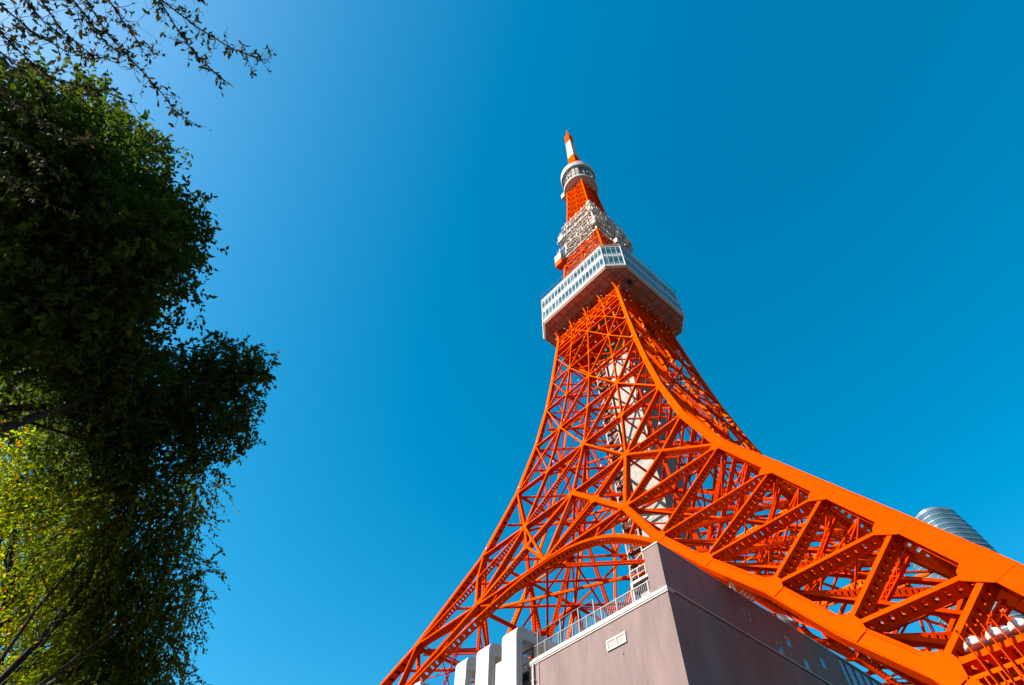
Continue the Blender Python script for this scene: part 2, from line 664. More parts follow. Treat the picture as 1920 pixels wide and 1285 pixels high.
# ---- arch
ar = MB()
ax = [0, 5, 10.2, 15.0, 19.8, 22.6, 25.4, 27.0]
az = [55.6, 55.1, 53.0, 49.9, 45.8, 43.1, 40.3, 38.6]
pts = [FP(-x, z) for x, z in zip(ax[::-1], az[::-1])] + [FP(x, z) for x, z in zip(ax[1:], az[1:])]
fine = []
for i in range(len(pts) - 1):
    p0, p1, p2, p3 = pts[max(i - 1, 0)], pts[i], pts[i + 1], pts[min(i + 2, len(pts) - 1)]
    for j in range(3):
        t = j / 3
        q = .5 * ((2 * p1) + (p2 - p0) * t + (2 * p0 - 5 * p1 + 4 * p2 - p3) * t * t + (3 * p1 - p0 - 3 * p2 + p3) * t ** 3)
        q.y = -W(q.z)
        fine.append(q)
fine.append(pts[-1])
for i, (P, Q) in enumerate(zip(fine, fine[1:])):
    n = fn(45, 55)
    ar.lace(P, Q, n, .52, 1.05, -.2 - .003 * (i % 2), pitch=.9)
for sg in (1, -1):
    for x, z in ((10.2, 53.0), (17.5, 47.9)):
        top = 56.0 if x < 14 else float(np.interp(x, [14.8, 23.0, 29.4], [55.7, 43.2, 35.3]))
        if top - z > .8:
            ar.bar(FP(sg * x, z), FP(sg * x, top), fn(45, 55), .22, .5, -.35)
    ar.bar(FP(sg * 9.7, 53.3), FP(sg * 4.6, 56), fn(45, 55), .2, .4, -.38)
    ar.bar(FP(sg * 9.7, 53.3), FP(sg * 14.4, 55.8), fn(45, 55), .2, .4, -.38)
ao = ar.build('arch', ORANGE, tower)
for k in (1, 2, 3):
    dup(ao, tower, k * math.pi / 2)

# ---- inner chord of each leg and the bracing that ties its four chords
ib = MB()
UP = Vector((0, 0, 1))
seqI = ['F', 'G', 'H', 'I', 'J', 'K', 'L', 'M', 'base']
def C4(l):
    if l == 'F':
        return Vector((11.4, -11.4, LV['F']))
    return Vector((XI[l] + .2, -XI[l] - .2, LV[l] - .4))
for a, c in zip(seqI, seqI[1:]):
    ib.lace(C4(a), C4(c), Vector((-1, 1, 0)), .62, .7, 0, zig=False)
for l in seqI[1:-1]:
    z = LV[l]
    fi = Vector((XI[l], -W(z) + .9, z - .4))
    ri = Vector((W(z) - .9, -XI[l], z - .4))
    co4 = C4(l)
    corner = Vector((W(z) - 1.2, -W(z) + 1.2, z - .4))
    ib.lace(fi, ri, UP, .26, .62, .35)
    ib.lace(fi, co4, UP, .28, .6, .3)
    ib.lace(ri, co4, UP, .28, .6, .3)
    ib.lace(corner, co4, UP, .26, .5, -.6, zig=True)
for a, c in zip(seqI[1:], seqI[2:]):
    za, zc = LV[a], LV[c]
    fa, fc = Vector((XI[a], -W(za) + .9, za)), Vector((XI[c], -W(zc) + .9, zc))
    ra, rc = Vector((W(za) - .9, -XI[a], za)), Vector((W(zc) - .9, -XI[c], zc))
    ib.lace(fa, C4(c), Vector((1, 0, 0)), .25, .5, .1)
    ib.lace(ra, C4(c), Vector((0, -1, 0)), .25, .5, .1)
    ib.lace(fa, rc, Vector((-1, 1, 0)), .26, .45, .1, zig=True)
    ib.lace(ra, fc, Vector((-1, 1, 0)), .26, .45, -.5, zig=True)
for a, c in zip(seqI[1:4], seqI[2:5]):
    za, zc = LV[a], LV[c]
    zm = (za + zc) / 2
    om = Vector((W(zm) - 1.3, -W(zm) + 1.3, zm))
    fm = (NI(a) + NI(c)) / 2 + Vector((0, .9, 0))
    rm = R4((FP(-XI[a], za) + FP(-XI[c], zc)) / 2 + Vector((0, .9, 0)), 1)
    cm = (C4(a) + C4(c)) / 2
    for P, Q, t in ((om, cm, .14), (fm, rm, .14), (fm, cm, .14), (rm, cm, .14)):
        ib.bar(P, Q, UP, t, t, 0)
    for P, Q in ((Vector((W(za) - 1.3, -W(za) + 1.3, za)), cm), (C4(a), om), (C4(c), om), (fm, C4(a)), (rm, C4(a))):
        ib.bar(P, Q, UP, .13, .13, 0)
    # cable run along the inner chord
    ib.tube([C4(a) + Vector((.5, .1, .3)), C4(c) + Vector((.5, .1, .3))], .05, 5)
    ib.tube([NI(a) + Vector((.2, 1.3, .2)), NI(c) + Vector((.2, 1.3, .2))], .05, 5)
io = ib.build('leg_bracing', ORANGE, tower)
for k in (1, 2, 3):
    dup(io, tower, k * math.pi / 2)

# ---- level diaphragms and the struts that fan out from them
dlv = ['B', 'C', 'D', 'E', 'F', 'G']
for i, l in enumerate(dlv):
    dm = MB()
    z = LV[l] - .5
    w = W(z)
    q = Vector((w * .5, -w * .5, z))
    m0 = Vector((0, -w + .8, z))
    m1 = Vector((w - .8, 0, z))
    cc = Vector((w - 1.3, -w + 1.3, z))
    bb = .24 + .02 * i
    for k in range(4):
        dm.lace(R4(m0, k), R4(q, k), UP, bb, .55, 0)
        dm.lace(R4(q, k), R4(m1, k), UP, bb, .55, -.02)
        dm.lace(R4(cc, k), R4(q, k), UP, bb * .9, .4, -.04, zig=True)
        dm.lace(R4(q, k), R4(Vector((5.4, -4.8, z)), k), UP, bb * .9, .4, -.06, zig=True)
        for t in (.5, -.5):
            dm.bar(R4(q, k), R4(Vector((t * w, -w + .8, z)), k), UP, bb * .8, .35, -.08)
        dm.bar(R4(Vector((w * .5, -w + .8, z)), k), R4(Vector((w - .8, -w * .5, z)), k), UP, .2, .3, -.1)
        if l != 'G':
            l2 = dlv[i + 1]
            z2 = LV[l2] - .5
            w2 = W(z2)
            for tgt in (Vector((w2 * .5, -w2 + .8, z2)), Vector((w2 - .8, -w2 * .5, z2)), Vector((0, -w2 + .9, z2)), Vector((w2 - .9, 0, z2)), Vector((w2 * .5, -w2 * .5, z2))):
                dm.bar(R4(q, k), R4(tgt, k), Vector((-1, 1, 0)) if k % 2 == 0 else Vector((1, 1, 0)), .36 if i > 1 else .26, .36 if i > 1 else .26, 0)
    dm.build('diaphragm', ORANGE, tower)

# ---- thin catwalk ladders running corner to corner
cw = MB()
for z in (48.5, 52, 62, 66.5, 78.5, 92, 104, 115):
    w = W(z) - 1.2
    for sx in (1, -1):
        cw.lace(Vector((-w, -w * sx, z)), Vector((-3.5, -3.5 * sx, z)), UP, .5, .22, 0, pitch=.8)
        cw.lace(Vector((3.5, 3.5 * sx, z)), Vector((w, w * sx, z)), UP, .5, .22, 0, pitch=.8)
cw.build('catwalk', ORANGE, tower)

# ---- small bottom walkway with lamps on the near side at level L
wk = MB()
zL = LV['L'] - .55
yL = -W(zL)
for dz, bw in ((-.25, .16), (-.75, .10), (-1.3, .10), (-1.9, .2)):
    wk.bar(Vector((43.9, yL + .1, zL + dz)), Vector((50.4, yL + .1, zL + dz)), Vector((0, -1, 0)), bw, .5)
for j in range(22):
    x = 44.1 + j * .28
    wk.bar(Vector((x, yL + .1, zL - .3)), Vector((x + .12 * (j % 2), yL + .1, zL - 1.9)), Vector((0, -1, 0)), .05, .4)
for x in (45.0, 45.5, 45.95, 46.4, 46.9):
    wk.bar(Vector((x, yL - .25, zL + 1.5)), Vector((x + .3, yL + .0, zL - 1.3)), Vector((0, -1, 0)), .035, .3)
    wk.bar(Vector((x, yL - .25, zL + 1.5)), Vector((x - .02, yL + .35, zL + 1.25)), Vector((0, 0, 1)), .05, .14)
wk.build('walkway', ORANGE, tower)
# ---- maintenance floor and deep girders below the deck
mf = MB()
mf.box(-10.4, 10.4, -10.4, -5.2, 129.2, 129.5)
mf.box(-10.4, 10.4, 5.2, 10.4, 129.2, 129.5)
mf.box(-10.4, -5.4, -5.2, 5.2, 129.2, 129.5)
mf.box(5.6, 10.4, -5.2, 5.2, 129.2, 129.5)
for k in range(4):
    for o in (3.2, 6.4, 9.2):
        mf.bar(R4(Vector((-10.2, -o, 129.2)), k), R4(Vector((10.2, -o, 129.2)), k), Vector((0, 0, -1)), .35, .7, .7 + .006 * k)
    for o in (-7.5, -2.5, 2.5, 7.5):
        mf.bar(R4(Vector((o, -9.8, 128.6)), k), R4(Vector((o * .8, -5.3, 122.5)), k), Vector((1, 0, 0)), .4, .4, .2)
        mf.bar(R4(Vector((o, -10.2, 129.4)), k), R4(Vector((o, -10.3, 142.6)), k), Vector((0, -1, 0)), .4, .4, 0)
mf.build('service_floor', ORANGE, tower)

# ---- core: lift shaft and stair cage
sh = MB()
sh.box(-1.2, 5.2, -4.6, 4.4, 28, 143.1)
zz = 30.0
while zz < 142:
    sh.box(-1.24, 5.24, -4.64, 4.44, zz, zz + .07, 1)
    zz += 2.4
for x in (.4, 2.0, 3.6):
    sh.box(x - .03, x + .03, -4.63, -4.59, 28, 143)
sh.box(5.1, 5.32, -4.72, -4.5, 28, 143)
sh.build('lift_shaft', [SHAFT, mat('shaft_joint', (.42, .41, .38), .6)], tower)
sc = MB()
X0, X1, Y0, Y1 = -4.6, -1.4, -5.0, -1.6
for x in (X0, X1):
    for y in (Y0, Y1):
        sc.box(x - .16, x + .16, y - .16, y + .16, 28, 143)
for i in range(46):
    z = 28.5 + i * 2.5
    sc.box(X0, X1, Y0, Y1, z, z + .14)
    sc.bar(Vector((X0, Y0, z)), Vector((X1, Y0, z + 2.5)) if i % 2 else Vector((X1, Y0, z + 1.2)), Vector((0, -1, 0)), .3, .12, .17)
    sc.bar(Vector((X1, Y1 - .6, z)), Vector((X0, Y1 - .6, z + 2.5)), Vector((0, -1, 0)), .35, .8, 0)
    for k in range(9):
        x = X0 + (X1 - X0) * (k + .5) / 9
        sc.box(x - .03, x + .03, Y0 - .1, Y0 - .05, z + .14, z + 1.3)
    sc.box(X0, X1, Y0 - .12, Y0 - .04, z + 1.3, z + 1.38)
sc.build('stair_cage', CAGE, tower)

# ---- observation deck
H, C, ZB, ZT = 15.47, 3.81, 143.32, 154.66


def octo(h, c):
    return [(h - c, -h), (h, -h + c), (h, h - c), (h - c, h), (-h + c, h), (-h, h - c), (-h, -h + c), (-h + c, -h)]


def prism(mb, poly, z0, z1, mat=0, poly1=None):
    n = len(mb.v)
    k = len(poly)
    poly1 = poly1 or poly
    for x, y in poly:
        mb.v.append((x, y, z0))
    for x, y in poly1:
        mb.v.append((x, y, z1))
    mb.f.append(tuple(range(n + k - 1, n - 1, -1)))
    mb.f.append(tuple(range(n + k, n + 2 * k)))
    mb.m += [mat, mat]
    for i in range(k):
        j = (i + 1) % k
        mb.f.append((n + i, n + j, n + k + j, n + k + i))
        mb.m.append(mat)


dk = MB()
prism(dk, octo(H - .09, C - .035), ZB + .2, ZT - .25)
P8 = octo(H, C)
prn = random.Random(4)
for i in range(8):
    A, B = Vector((*P8[i], 0)), Vector((*P8[(i + 1) % 8], 0))
    L = (B - A).length
    t = (B - A) / L
    n = Vector((t.y, -t.x, 0))
    hh = ZT - ZB
    k = 18 if L > 10 else 4
    for j in range(k):
        for f0, f1 in ((.18, .425), (.65, .865)):
            if prn.random() < .7:
                tl = prn.uniform(-.03, .03)
                p = A + t * (L * (j + .5) / k) - n * .065
                dk.bar(p + UP * (ZB + hh * f0) - n * tl, p + UP * (ZB + hh * f1) + n * tl, n, L / k - .14, .09, .02, 0, prn.choice((0, 0, 0, 1, 2, 2)))
deck = dk.build('observation_deck', [GLASS, GLASS2, GLASS3], tower)
fr = MB()
rows = [(0, .10), (.115, .118), (.155, .17), (.42, .455), (.455, .56), (.60, .625), (.655, .665), (.885, .90), (.93, 1.0)]
bands = [(0, .095), (.158, .175), (.43, .445), (.465, .575), (.628, .645), (.87, .882), (.935, 1.0)]
for i in range(8):
    A, B = Vector((*P8[i], 0)), Vector((*P8[(i + 1) % 8], 0))
    L = (B - A).length
    t = (B - A) / L
    n = Vector((t.y, -t.x, 0))
    hh = ZT - ZB
    for a, b in bands:
        dp = .12 if b - a < .03 else .26
        of = .0 if b - a > .03 else -.06
        zc = ZB + hh * (a + b) / 2
        A2 = A + UP * zc
        B2 = B + UP * zc
        fr.bar(A2, B2, n, hh * (b - a), dp, of - .001 * i)
    k = 18 if L > 10 else 4
    for j in range(k + 1):
        p = A + t * (L * j / k)
        wd = .13 if 0 < j < k else .26
        fr.bar(p + UP * (ZB + .02), p + UP * (ZT - .02), n, wd, .2, .02)
fr.build('window_frame', DECKW, deck)
rf = MB()
prism(rf, octo(H + .15, C + .06), ZT, ZT + .25)
prism(rf, octo(H - 4, C), ZT + .25, ZT + 2.2)
rf.build('deck_roof', DECKW, deck)
# soffit with ribs
so_ = MB()
prism(so_, octo(H - .45, C - .15), ZB - .55, ZB + .01, 0, octo(H - .04, C - .015))
prism(so_, octo(11.6, 2.5), ZB - 1.0, ZB - .56)
for i in range(8):
    A, B = Vector((*P8[i], ZB - .52)), Vector((*P8[(i + 1) % 8], ZB - .52))
    ctr = (A + B) / 2
    k = 9 if (B - A).length > 10 else 2
    dep = 5.2 if k == 9 else 2.6
    t = (B - A).normalized()
    n = Vector((t.y, -t.x, 0))
    for j in range(k + 1):
        p = A + (B - A) * j / k
        q = p - n * dep
        so_.bar(p - n * .55, q, -UP, .10, .12, .12, 0, 1)
    t_ = (B - A).normalized() * .25
    so_.bar(A - n * .62 + t_, B - n * .62 - t_, -UP, .12, .12, .13, 0, 1)
    if k == 9:
        so_.bar(A - n * 2.6 - t_ * 3, B - n * 2.6 + t_ * 3, -UP, .08, .12, .11, 0, 1)
so_.box(15.47 - 3.2, 15.47 - 1.9, -8.4, -6.9, ZB - .68, ZB - .5, 2)
so_.build('soffit', [SOFFIT, SOFRIB, DARK], deck)
# brackets from the tower out to the deck edge
for k in range(4):
    for t in (-1, -.5, 0, .5, 1):
        bk = MB()
        z = 138.2
        p = Vector((t * (W(z) - .35), -W(z) + .1, z))
        n = R4(Vector((1, 0, 0)), k)
        q = Vector((p.x * .96, -12.9, ZB - .5))
        bk.bar(R4(p, k), R4(q, k), n, .34, .34, .17)
        if abs(t) < 1:
            for dx in (-2.6, 2.6):
                bk.bar(R4(p, k), R4(Vector((p.x + dx, -W(141) - .5, ZB - .6)), k), n, .2, .2, .1)
            bk.bar(R4(p, k), R4(Vector((p.x, -W(141) - .1, ZB - .6)), k), n, .22, .22, .11)
        bk.build('bracket', ORANGE, tower)
# roof fence, leaning out
rl = MB()
for i in range(8):
    A, B = Vector((*P8[i], ZT + .25)), Vector((*P8[(i + 1) % 8], ZT + .25))
    L = (B - A).length
    t = (B - A) / L
    n = Vector((t.y, -t.x, 0))
    k = max(3, int(L / 1.25))
    for j in range(k + 1):
        p = A + t * (L * j / k) - n * .3
        tip = p + UP * 1.6 + n * .75
        rl.tube([p, p + UP * 1.1 + n * .15, tip], .07, 4)
        rl.tube([tip - t * .28 + UP * .05, tip + t * .2 - UP * .25], .075, 4)
        if j % 2 == 0:
            rl.bar(p, p + UP * .95, n, .1, .1, 0, 0, 1)
    for hh, oo in ((.55, -.25), (1.1, -.15), (1.6, .45)):
        rl.tube([A + UP * hh + n * oo, B + UP * hh + n * oo], .028, 4)
rl.build('roof_fence', [DARK, DECKW], deck)

# ---- upper lattice in three colour bands
UZ = [154.8, 161, 167, 173, 179.5, 186, 192.5, 199, 205.5, 212, 217.5, 223, 228.2, 233.2, 238.2, 244.2]
UW = [9.7, 9.25, 8.8, 8.35, 7.9, 7.45, 7.0, 6.6, 6.2, 5.85, 5.5, 5.2, 4.95, 4.75, 4.55, 4.4]


def WU(z):
    return float(np.interp(z, UZ, UW))


def upper(z0i, z1i, m, core):
    f = MB()
    for i in range(z0i, z1i):
        a, c = UZ[i], UZ[i + 1]
        wa, wc = UW[i], UW[i + 1]
        n = fn(a, c, WU)
        lw = .62
        P0, P1 = Vector((wa, -wa, a)), Vector((wc, -wc, c))
        f.hexa([(wa - lw, -wa, a), (wa, -wa, a), (wa, -wa + lw, a), (wa - lw, -wa + lw, a), (wc - lw, -wc, c), (wc, -wc, c), (wc, -wc + lw, c), (wc - lw, -wc + lw, c)])
        f.bar((-wa + .4, -wa, a), (wa - .4, -wa, a), n, .34, .45, -.05)
        mdl = (a + c) / 2
        wm = WU(mdl)
        f.bar((-wm + .4, -wm, mdl), (wm - .4, -wm, mdl), n, .2, .3, -.07)
        f.bar((0, -wa, a), (0, -wc, c), n, .22, .3, -.11)
        for sg in (1, -1):
            f.bar((0, -wa, a), (sg * (wc - .4), -wc, c), n, .24, .35, -.13 - .02 * sg)
            f.bar((sg * (wa - .4), -wa, a), (0, -wc, c), n, .24, .35, -.2 - .02 * sg)
            f.bar((sg * wm * .5, -wm, mdl), (sg * wa * .5, -wa, a), n, .14, .2, -.3)
            # inner bracing ring
            f.bar((sg * wa * .5, -wa + .6, a), (sg * wc * .5, -wc + .9, c), n, .2, .2, -.3)
        f.bar((0, -wa + .5, a), (wa - .5, 0, a), UP, .24, .3, 0)
        f.bar((wa * .5, -wa * .5, a), (wc - .5, 0, c), Vector((1, -1, 0)), .18, .18, 0)
        f.bar((wa * .5, -wa * .5, a), (0, -wc + .5, c), Vector((1, -1, 0)), .18, .18, 0)
        f.bar((wa * .5, -wa * .5, a), (2.4, -2.4, a), UP, .2, .2, -.05)
    o = f.build('upper_lattice', m, tower)
    for k in (1, 2, 3):
        dup(o, tower, k * math.pi / 2)
    cr = MB()
    za, zc = UZ[z0i], UZ[z1i]
    s = 2.5 if z0i < 9 else 2.1
    z = za
    for x in (-s, s):
        for y in (-s, s):
            cr.box(x - .2, x + .2, y - .2, y + .2, za, zc)
    while z < zc - .5:
        cr.box(-s, s, -s, s, z, z + .25)
        z1 = min(z + 2.4, zc)
        for k in range(4):
            cr.bar(R4(Vector((-s, -s, z)), k), R4(Vector((s, -s, z1)), k), R4(Vector((0, -1, 0)), k), .3, .1, .05)
            cr.bar(R4(Vector((s, -s, z)), k), R4(Vector((-s, -s, z1)), k), R4(Vector((0, -1, 0)), k), .3, .1, -.08)
        z += 2.4
    cr.box(-s + .5, s - .5, -s + .5, s - .5, za, zc)
    cr.build('upper_core', core, tower)


upper(0, 5, ORANGE, ORANGE)
upper(5, 9, WHITEP, WHITEP)
upper(9, 15, ORANGE, ORANGE)

# ---- equipment cabinets and antenna panels on the upper legs
def cab(x0, x1, y0, y1, z0, z1, low=0):
    c = MB()
    c.box(x0, x1, y0, y1, z0 + low, z1)
    if low:
        c.box(x0, x1, y0, y1, z0, z0 + low - .01, 1)
    for k in range(3):
        z = z0 + (z1 - z0) * (k + .5) / 3
        c.box(x0 - .05, x1 + .05, y0 - .05, y1 + .05, z, z + .12)
    return c.build('antenna_cabinet', [WHITEP, ORANGE], tower)


cab(-10.4, -7.6, -9.2, -6.9, 181.6, 188.6, 3.0)
cab(-8.8, -6.6, -8.0, -6.2, 199.2, 203.6)
cab(7.2, 9.8, 6.2, 8.0, 190.5, 193.6)
cab(6.4, 8.7, 5.8, 7.6, 198.2, 202.8)
cab(8.0, 10.2, 2.0, 4.0, 171.5, 174.5)
cab(5.9, 8.0, -8.1, -6.2, 188.6, 193.2)
cab(5.2, 6.7, -6.8, -5.4, 204.2, 208.4)
cab(5.0, 6.3, -6.4, -5.2, 210.4, 213.2)
cab(9.2, 11.0, -3.5, -1.5, 176.0, 178.6)
cab(-6.2, -5.0, 4.6, 6.0, 236.0, 238.6)

# ---- antenna platforms round the white section
for z, ov in ((189.5, 1.9), (197.8, 2.1), (204.2, 1.7), (209.0, 1.2)):
    ap = MB()
    w = WU(z) + ov
    for k in range(4):
        ap.bar(R4(Vector((-w, -w, z)), k), R4(Vector((w, -w, z)), k), UP, .22, .22, 0)
        ap.bar(R4(Vector((-w + .3, -w + 1.0, z)), k), R4(Vector((w - .3, -w + 1.0, z)), k), UP, .16, .16, -.02)
        ap.bar(R4(Vector((-w, -w, z + 1.1)), k), R4(Vector((w, -w, z + 1.1)), k), UP, .07, .07, 0)
        nb = int(w / .9)
        for i in range(-nb, nb + 1):
            x = i * .9
            ap.bar(R4(Vector((x, -w, z)), k), R4(Vector((x, -w, z + 1.1)), k), R4(Vector((0, -1, 0)), k), .05, .05, 0)
            ap.bar(R4(Vector((x, -w, z - .05)), k), R4(Vector((x * .85, -w + ov, z - .05)), k), UP, .12, .12, -.04)
            if i % 3 == 0:
                ap.bar(R4(Vector((x + .3, -w - .15, z - .9)), k), R4(Vector((x + .3, -w - .15, z + 1.6)), k), R4(Vector((0, -1, 0)), k), .26, .16, 0)
    ap.build('antenna_platform', WHITEP, tower)

# ---- top deck drum
td = MB()
td.rev([(6.9, 244.6), (7.05, 244.75), (7.1, 246.0), (6.7, 246.3), (6.6, 246.9)], 56)
drum = td.build('top_deck', DECKW, tower, smooth=False)
t2 = MB()
t2.rev([(6.6, 244.5), (6.6, 244.62)], 48)
t2.rev([(5.6, 244.1), (5.6, 244.52)], 8)
t2.build('underside', DRUMS, drum)
t3 = MB()
t3.rev([(6.0, 246.8), (6.0, 257.0)], 48)
for k in range(26):
    a = 2 * math.pi * k / 26
    c, s = math.cos(a), math.sin(a)
    p = Vector((6.55 * c, 6.55 * s, 246.9))
    hgt = rnd.uniform(3.5, 9.6)
    pale = (k % 7) in (0, 1)
    t3.bar(p, p + UP * (9.6 if pale else hgt), Vector((c, s, 0)), 1.25 if pale else rnd.uniform(.2, .6), .55, 0, 0, 1 if pale else rnd.choice((0, 0, 0, 2)))
for z in (249.2, 252.2, 255.4):
    t3.rev([(6.6, z), (6.75, z), (6.75, z + .12), (6.6, z + .12), (6.6, z)], 40, cap=False, mat=0)
t3.build('equipment_ring', [DRUMD, WHITEP, DARK], drum)
t4 = MB()
t4.rev([(6.2, 256.9), (7.35, 257.0), (7.45, 257.4), (7.45, 261.0), (7.3, 261.3), (6.0, 261.4)], 56)
t4.build('drum_band', DECKW, drum)
t5 = MB()
t5.rev([(7.1, 261.35), (6.9, 262.0), (6.0, 265.5), (5.0, 269.6), (4.6, 270.4), (2.2, 271.2)], 48)
t5.build('drum_roof', ORANGE, drum)
for (x0, x1, y0, y1, z0, z1) in ((-7.9, -6.0, -3.6, -1.6, 246.0, 249.8), (6.4, 7.6, -1.0, .2, 245.3, 246.0)):
    t6 = MB()
    t6.box(x0, x1, y0, y1, z0, z1)
    t6.box(x0 - .06, x1 + .06, y0 - .06, y1 + .06, z1 - .2, z1 - .05)
    t6.build('side_antenna', WHITEP, drum)

# ---- mast
def mast(name, z0, z1, a0, a1, m, ribs=0):
    c = MB()
    P = [(-a0, -a0, z0), (a0, -a0, z0), (a0, a0, z0), (-a0, a0, z0), (-a1, -a1, z1), (a1, -a1, z1), (a1, a1, z1), (-a1, a1, z1)]
    c.hexa(P)
    for k in range(ribs):
        f = (k + .5) / ribs
        z = z0 + (z1 - z0) * f
        a = a0 + (a1 - a0) * f + .07
        c.box(-a, a, -a, a, z, z + .3)
    return c.build(name, m, tower)


mast('mast_section', 270.6, 287, 2.1, 1.85, ORANGE, 5)
mast('mast_section', 287, 310, 1.8, 1.5, WHITEP, 7)
mast('mast_section', 310, 322, 1.5, 1.35, ORANGE, 4)
sp = MB()
sp.tube([(0, 0, 322), (0, 0, 328), (0, 0, 333)], [.65, .55, .3], 8)
sp.build('mast_tip', ORANGE, tower)

# ---- small floodlights on the horizontals
fl = MB()
fl.rev([(.10, -.35), (.32, -.30), (.36, .05), (.22, .28), (.08, .34)], 10)
fl.box(-.05, .05, -.3, .3, .3, .5)
proto = fl.build('floodlight', LAMPW, tower, smooth=True)
first = True
spots = []
for l in ('Z', 'A', 'B', 'C', 'D', 'E', 'F'):
    z = LV[l]
    for k in (0, 1):
        for t in (-.93, -.62, -.2, .22, .68, .93) if l in 'ZABC' else (-.92, -.4, .3, .82):
            if rnd.random() < .62:
                spots.append(R4(Vector((t * W(z), -W(z) - .25, z + .65)), k))
for z in (133.4, 139.6, 141.8):
    for k in (0, 1):
        for t in (-.7, .1, .55):
            spots.append(R4(Vector((t * W(z), -W(z) - .5, z + .4)), k))
for p in spots[:96]:
    o = proto if first else proto.copy()
    if not first:
        COL.objects.link(o)
    first = False
    o.location = p
    s = .52 if p.z > 95 else .6
    o.scale = (s, s, s)
# large lamps at the foot of the near leg
bl = MB()
bl.rev([(.06, .42), (.30, .34), (.42, .14), (.45, .0), (.40, -.04), (.2, -.10)], 20)
blo = bl.build('dome_lamp', LAMPW, tower, smooth=True)
brk = MB()
brk.bar(Vector((-.1, .1, -.05)), Vector((-.1, .1, -.5)), Vector((0, -1, 0)), .09, .09)
brk.bar(Vector((.1, .1, -.05)), Vector((.1, .1, -.5)), Vector((0, -1, 0)), .09, .09)
brk.build('lamp_bracket', ORANGE, blo)
for i, x in enumerate((45.2, 46.1, 47.0, 47.9)):
    o = blo
    if i:
        o = blo.copy()
        COL.objects.link(o)
        c = blo.children[0].copy()
        COL.objects.link(c)
        c.parent = o
    o.location = (x, -W(18.6) + .3, 18.95)

# ================================================================== annex building
BX, BY = 31.07, -49.75
annex = empty('annex_building', (10, -38, 4.1), 'low annex with pinkish rendered wall and dark side wall below the tower arch', 'building')
O0 = Vector((10, -38, 4.1))


def apart(mb, name, mats, parent=None, smooth=False):
    mb.v = [(x - O0.x, y - O0.y, z - O0.z) for x, y, z in mb.v]
    return mb.build(name, mats, parent or annex, smooth)


b = MB()
b.box(17.75, BX, BY, -27, 0, 28.3)
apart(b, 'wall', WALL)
b = MB()
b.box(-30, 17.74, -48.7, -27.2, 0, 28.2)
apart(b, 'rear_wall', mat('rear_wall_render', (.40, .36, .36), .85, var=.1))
b = MB()
b.box(29.78, BX, BY, -27, 28.52, 31.82)
b.box(29.78 - .002, 29.80, BY - .002, BY + .4, 28.6, 31.8)
apart(b, 'parapet', WALL)
b = MB()
b.box(29.70, BX + .05, BY - .05, -26.95, 31.82, 31.92)
b.box(30.52, 30.545, BY - .012, BY + .01, 28.62, 31.80, 1)
apart(b, 'parapet_cap', [LEDGE, mat('joint_sealant', (.20, .17, .17), .8)])
b = MB()
b.box(17.6, BX + .066, BY - .102, BY + .6, 28.3, 28.52)
b.box(BX - .3, BX + .07, BY - .10, -26.98, 28.38, 28.50)
b.box(17.6, BX + .06, BY - .06, BY + .6, 28.18, 28.3)

b.box(17.6, 29.8, BY + .1, BY + .45, 28.52, 28.75)
apart(b, 'ledge', LEDGE)
b = MB()
b.box(-30, 29.78, BY + .6, -27.2, 28.3, 28.5)
apart(b, 'roof', ROOFG)
# balustrade on the sunlit edge
r = MB()
yr = BY + .3
for x in np.arange(16.4, 29.6, .16):
    r.box(x - .013, x + .013, yr - .013, yr + .013, 28.8, 29.72)
for x in np.arange(16.4, 29.7, 1.45):
    r.box(x - .05, x + .05, yr - .05, yr + .05, 28.5, 29.85)
r.box(16.3, 29.75, yr - .04, yr + .04, 29.72, 29.80)
r.box(16.3, 29.75, yr - .03, yr + .03, 28.78, 28.83)
apart(r, 'railing', GREYST)
r = MB()
r.tube([(18.0, yr, 30.72), (24.5, yr, 30.72)], .055, 8)
for x in (18.5, 21.0, 22.9, 24.45):
    r.box(x - .05, x + .05, yr - .05, yr + .05, 28.5, 30.70)
apart(r, 'guard_rail', GREYST)
r = MB()
r.box(27.55, 27.75, BY + .9, BY + 1.1, 28.5, 30.6)
r.box(27.55, 29.77, BY + .9, BY + 1.1, 30.6, 30.8)
r.box(27.55, 29.77, BY + 1.1, BY + 3.6, 30.72, 30.8)
r.box(27.55, 27.75, BY + 3.4, BY + 3.6, 28.5, 30.6)
for x in (28.2, 28.8, 29.4):
    r.box(x - .04, x + .04, BY + 1.1, BY + 3.4, 30.6, 30.7, 1)
for x in (27.6, 28.3, 29.0, 29.7):
    r.box(x - .025, x + .025, BY + .98, BY + 1.03, 30.8, 31.7)
r.box(27.55, 29.74, BY + .97, BY + 1.04, 31.66, 31.72)
r.box(27.55, 29.74, BY + .98, BY + 1.03, 31.2, 31.24)
apart(r, 'roof_canopy', [LEDGE, GREYST])
r = MB()
r.box(28.0, 29.2, BY + 1.3, BY + 2.3, 28.5, 29.9)
r.box(28.1, 29.1, BY + 1.28, BY + 1.3, 28.9, 29.8, 1)
apart(r, 'roof_unit', [GREYST, DARK])
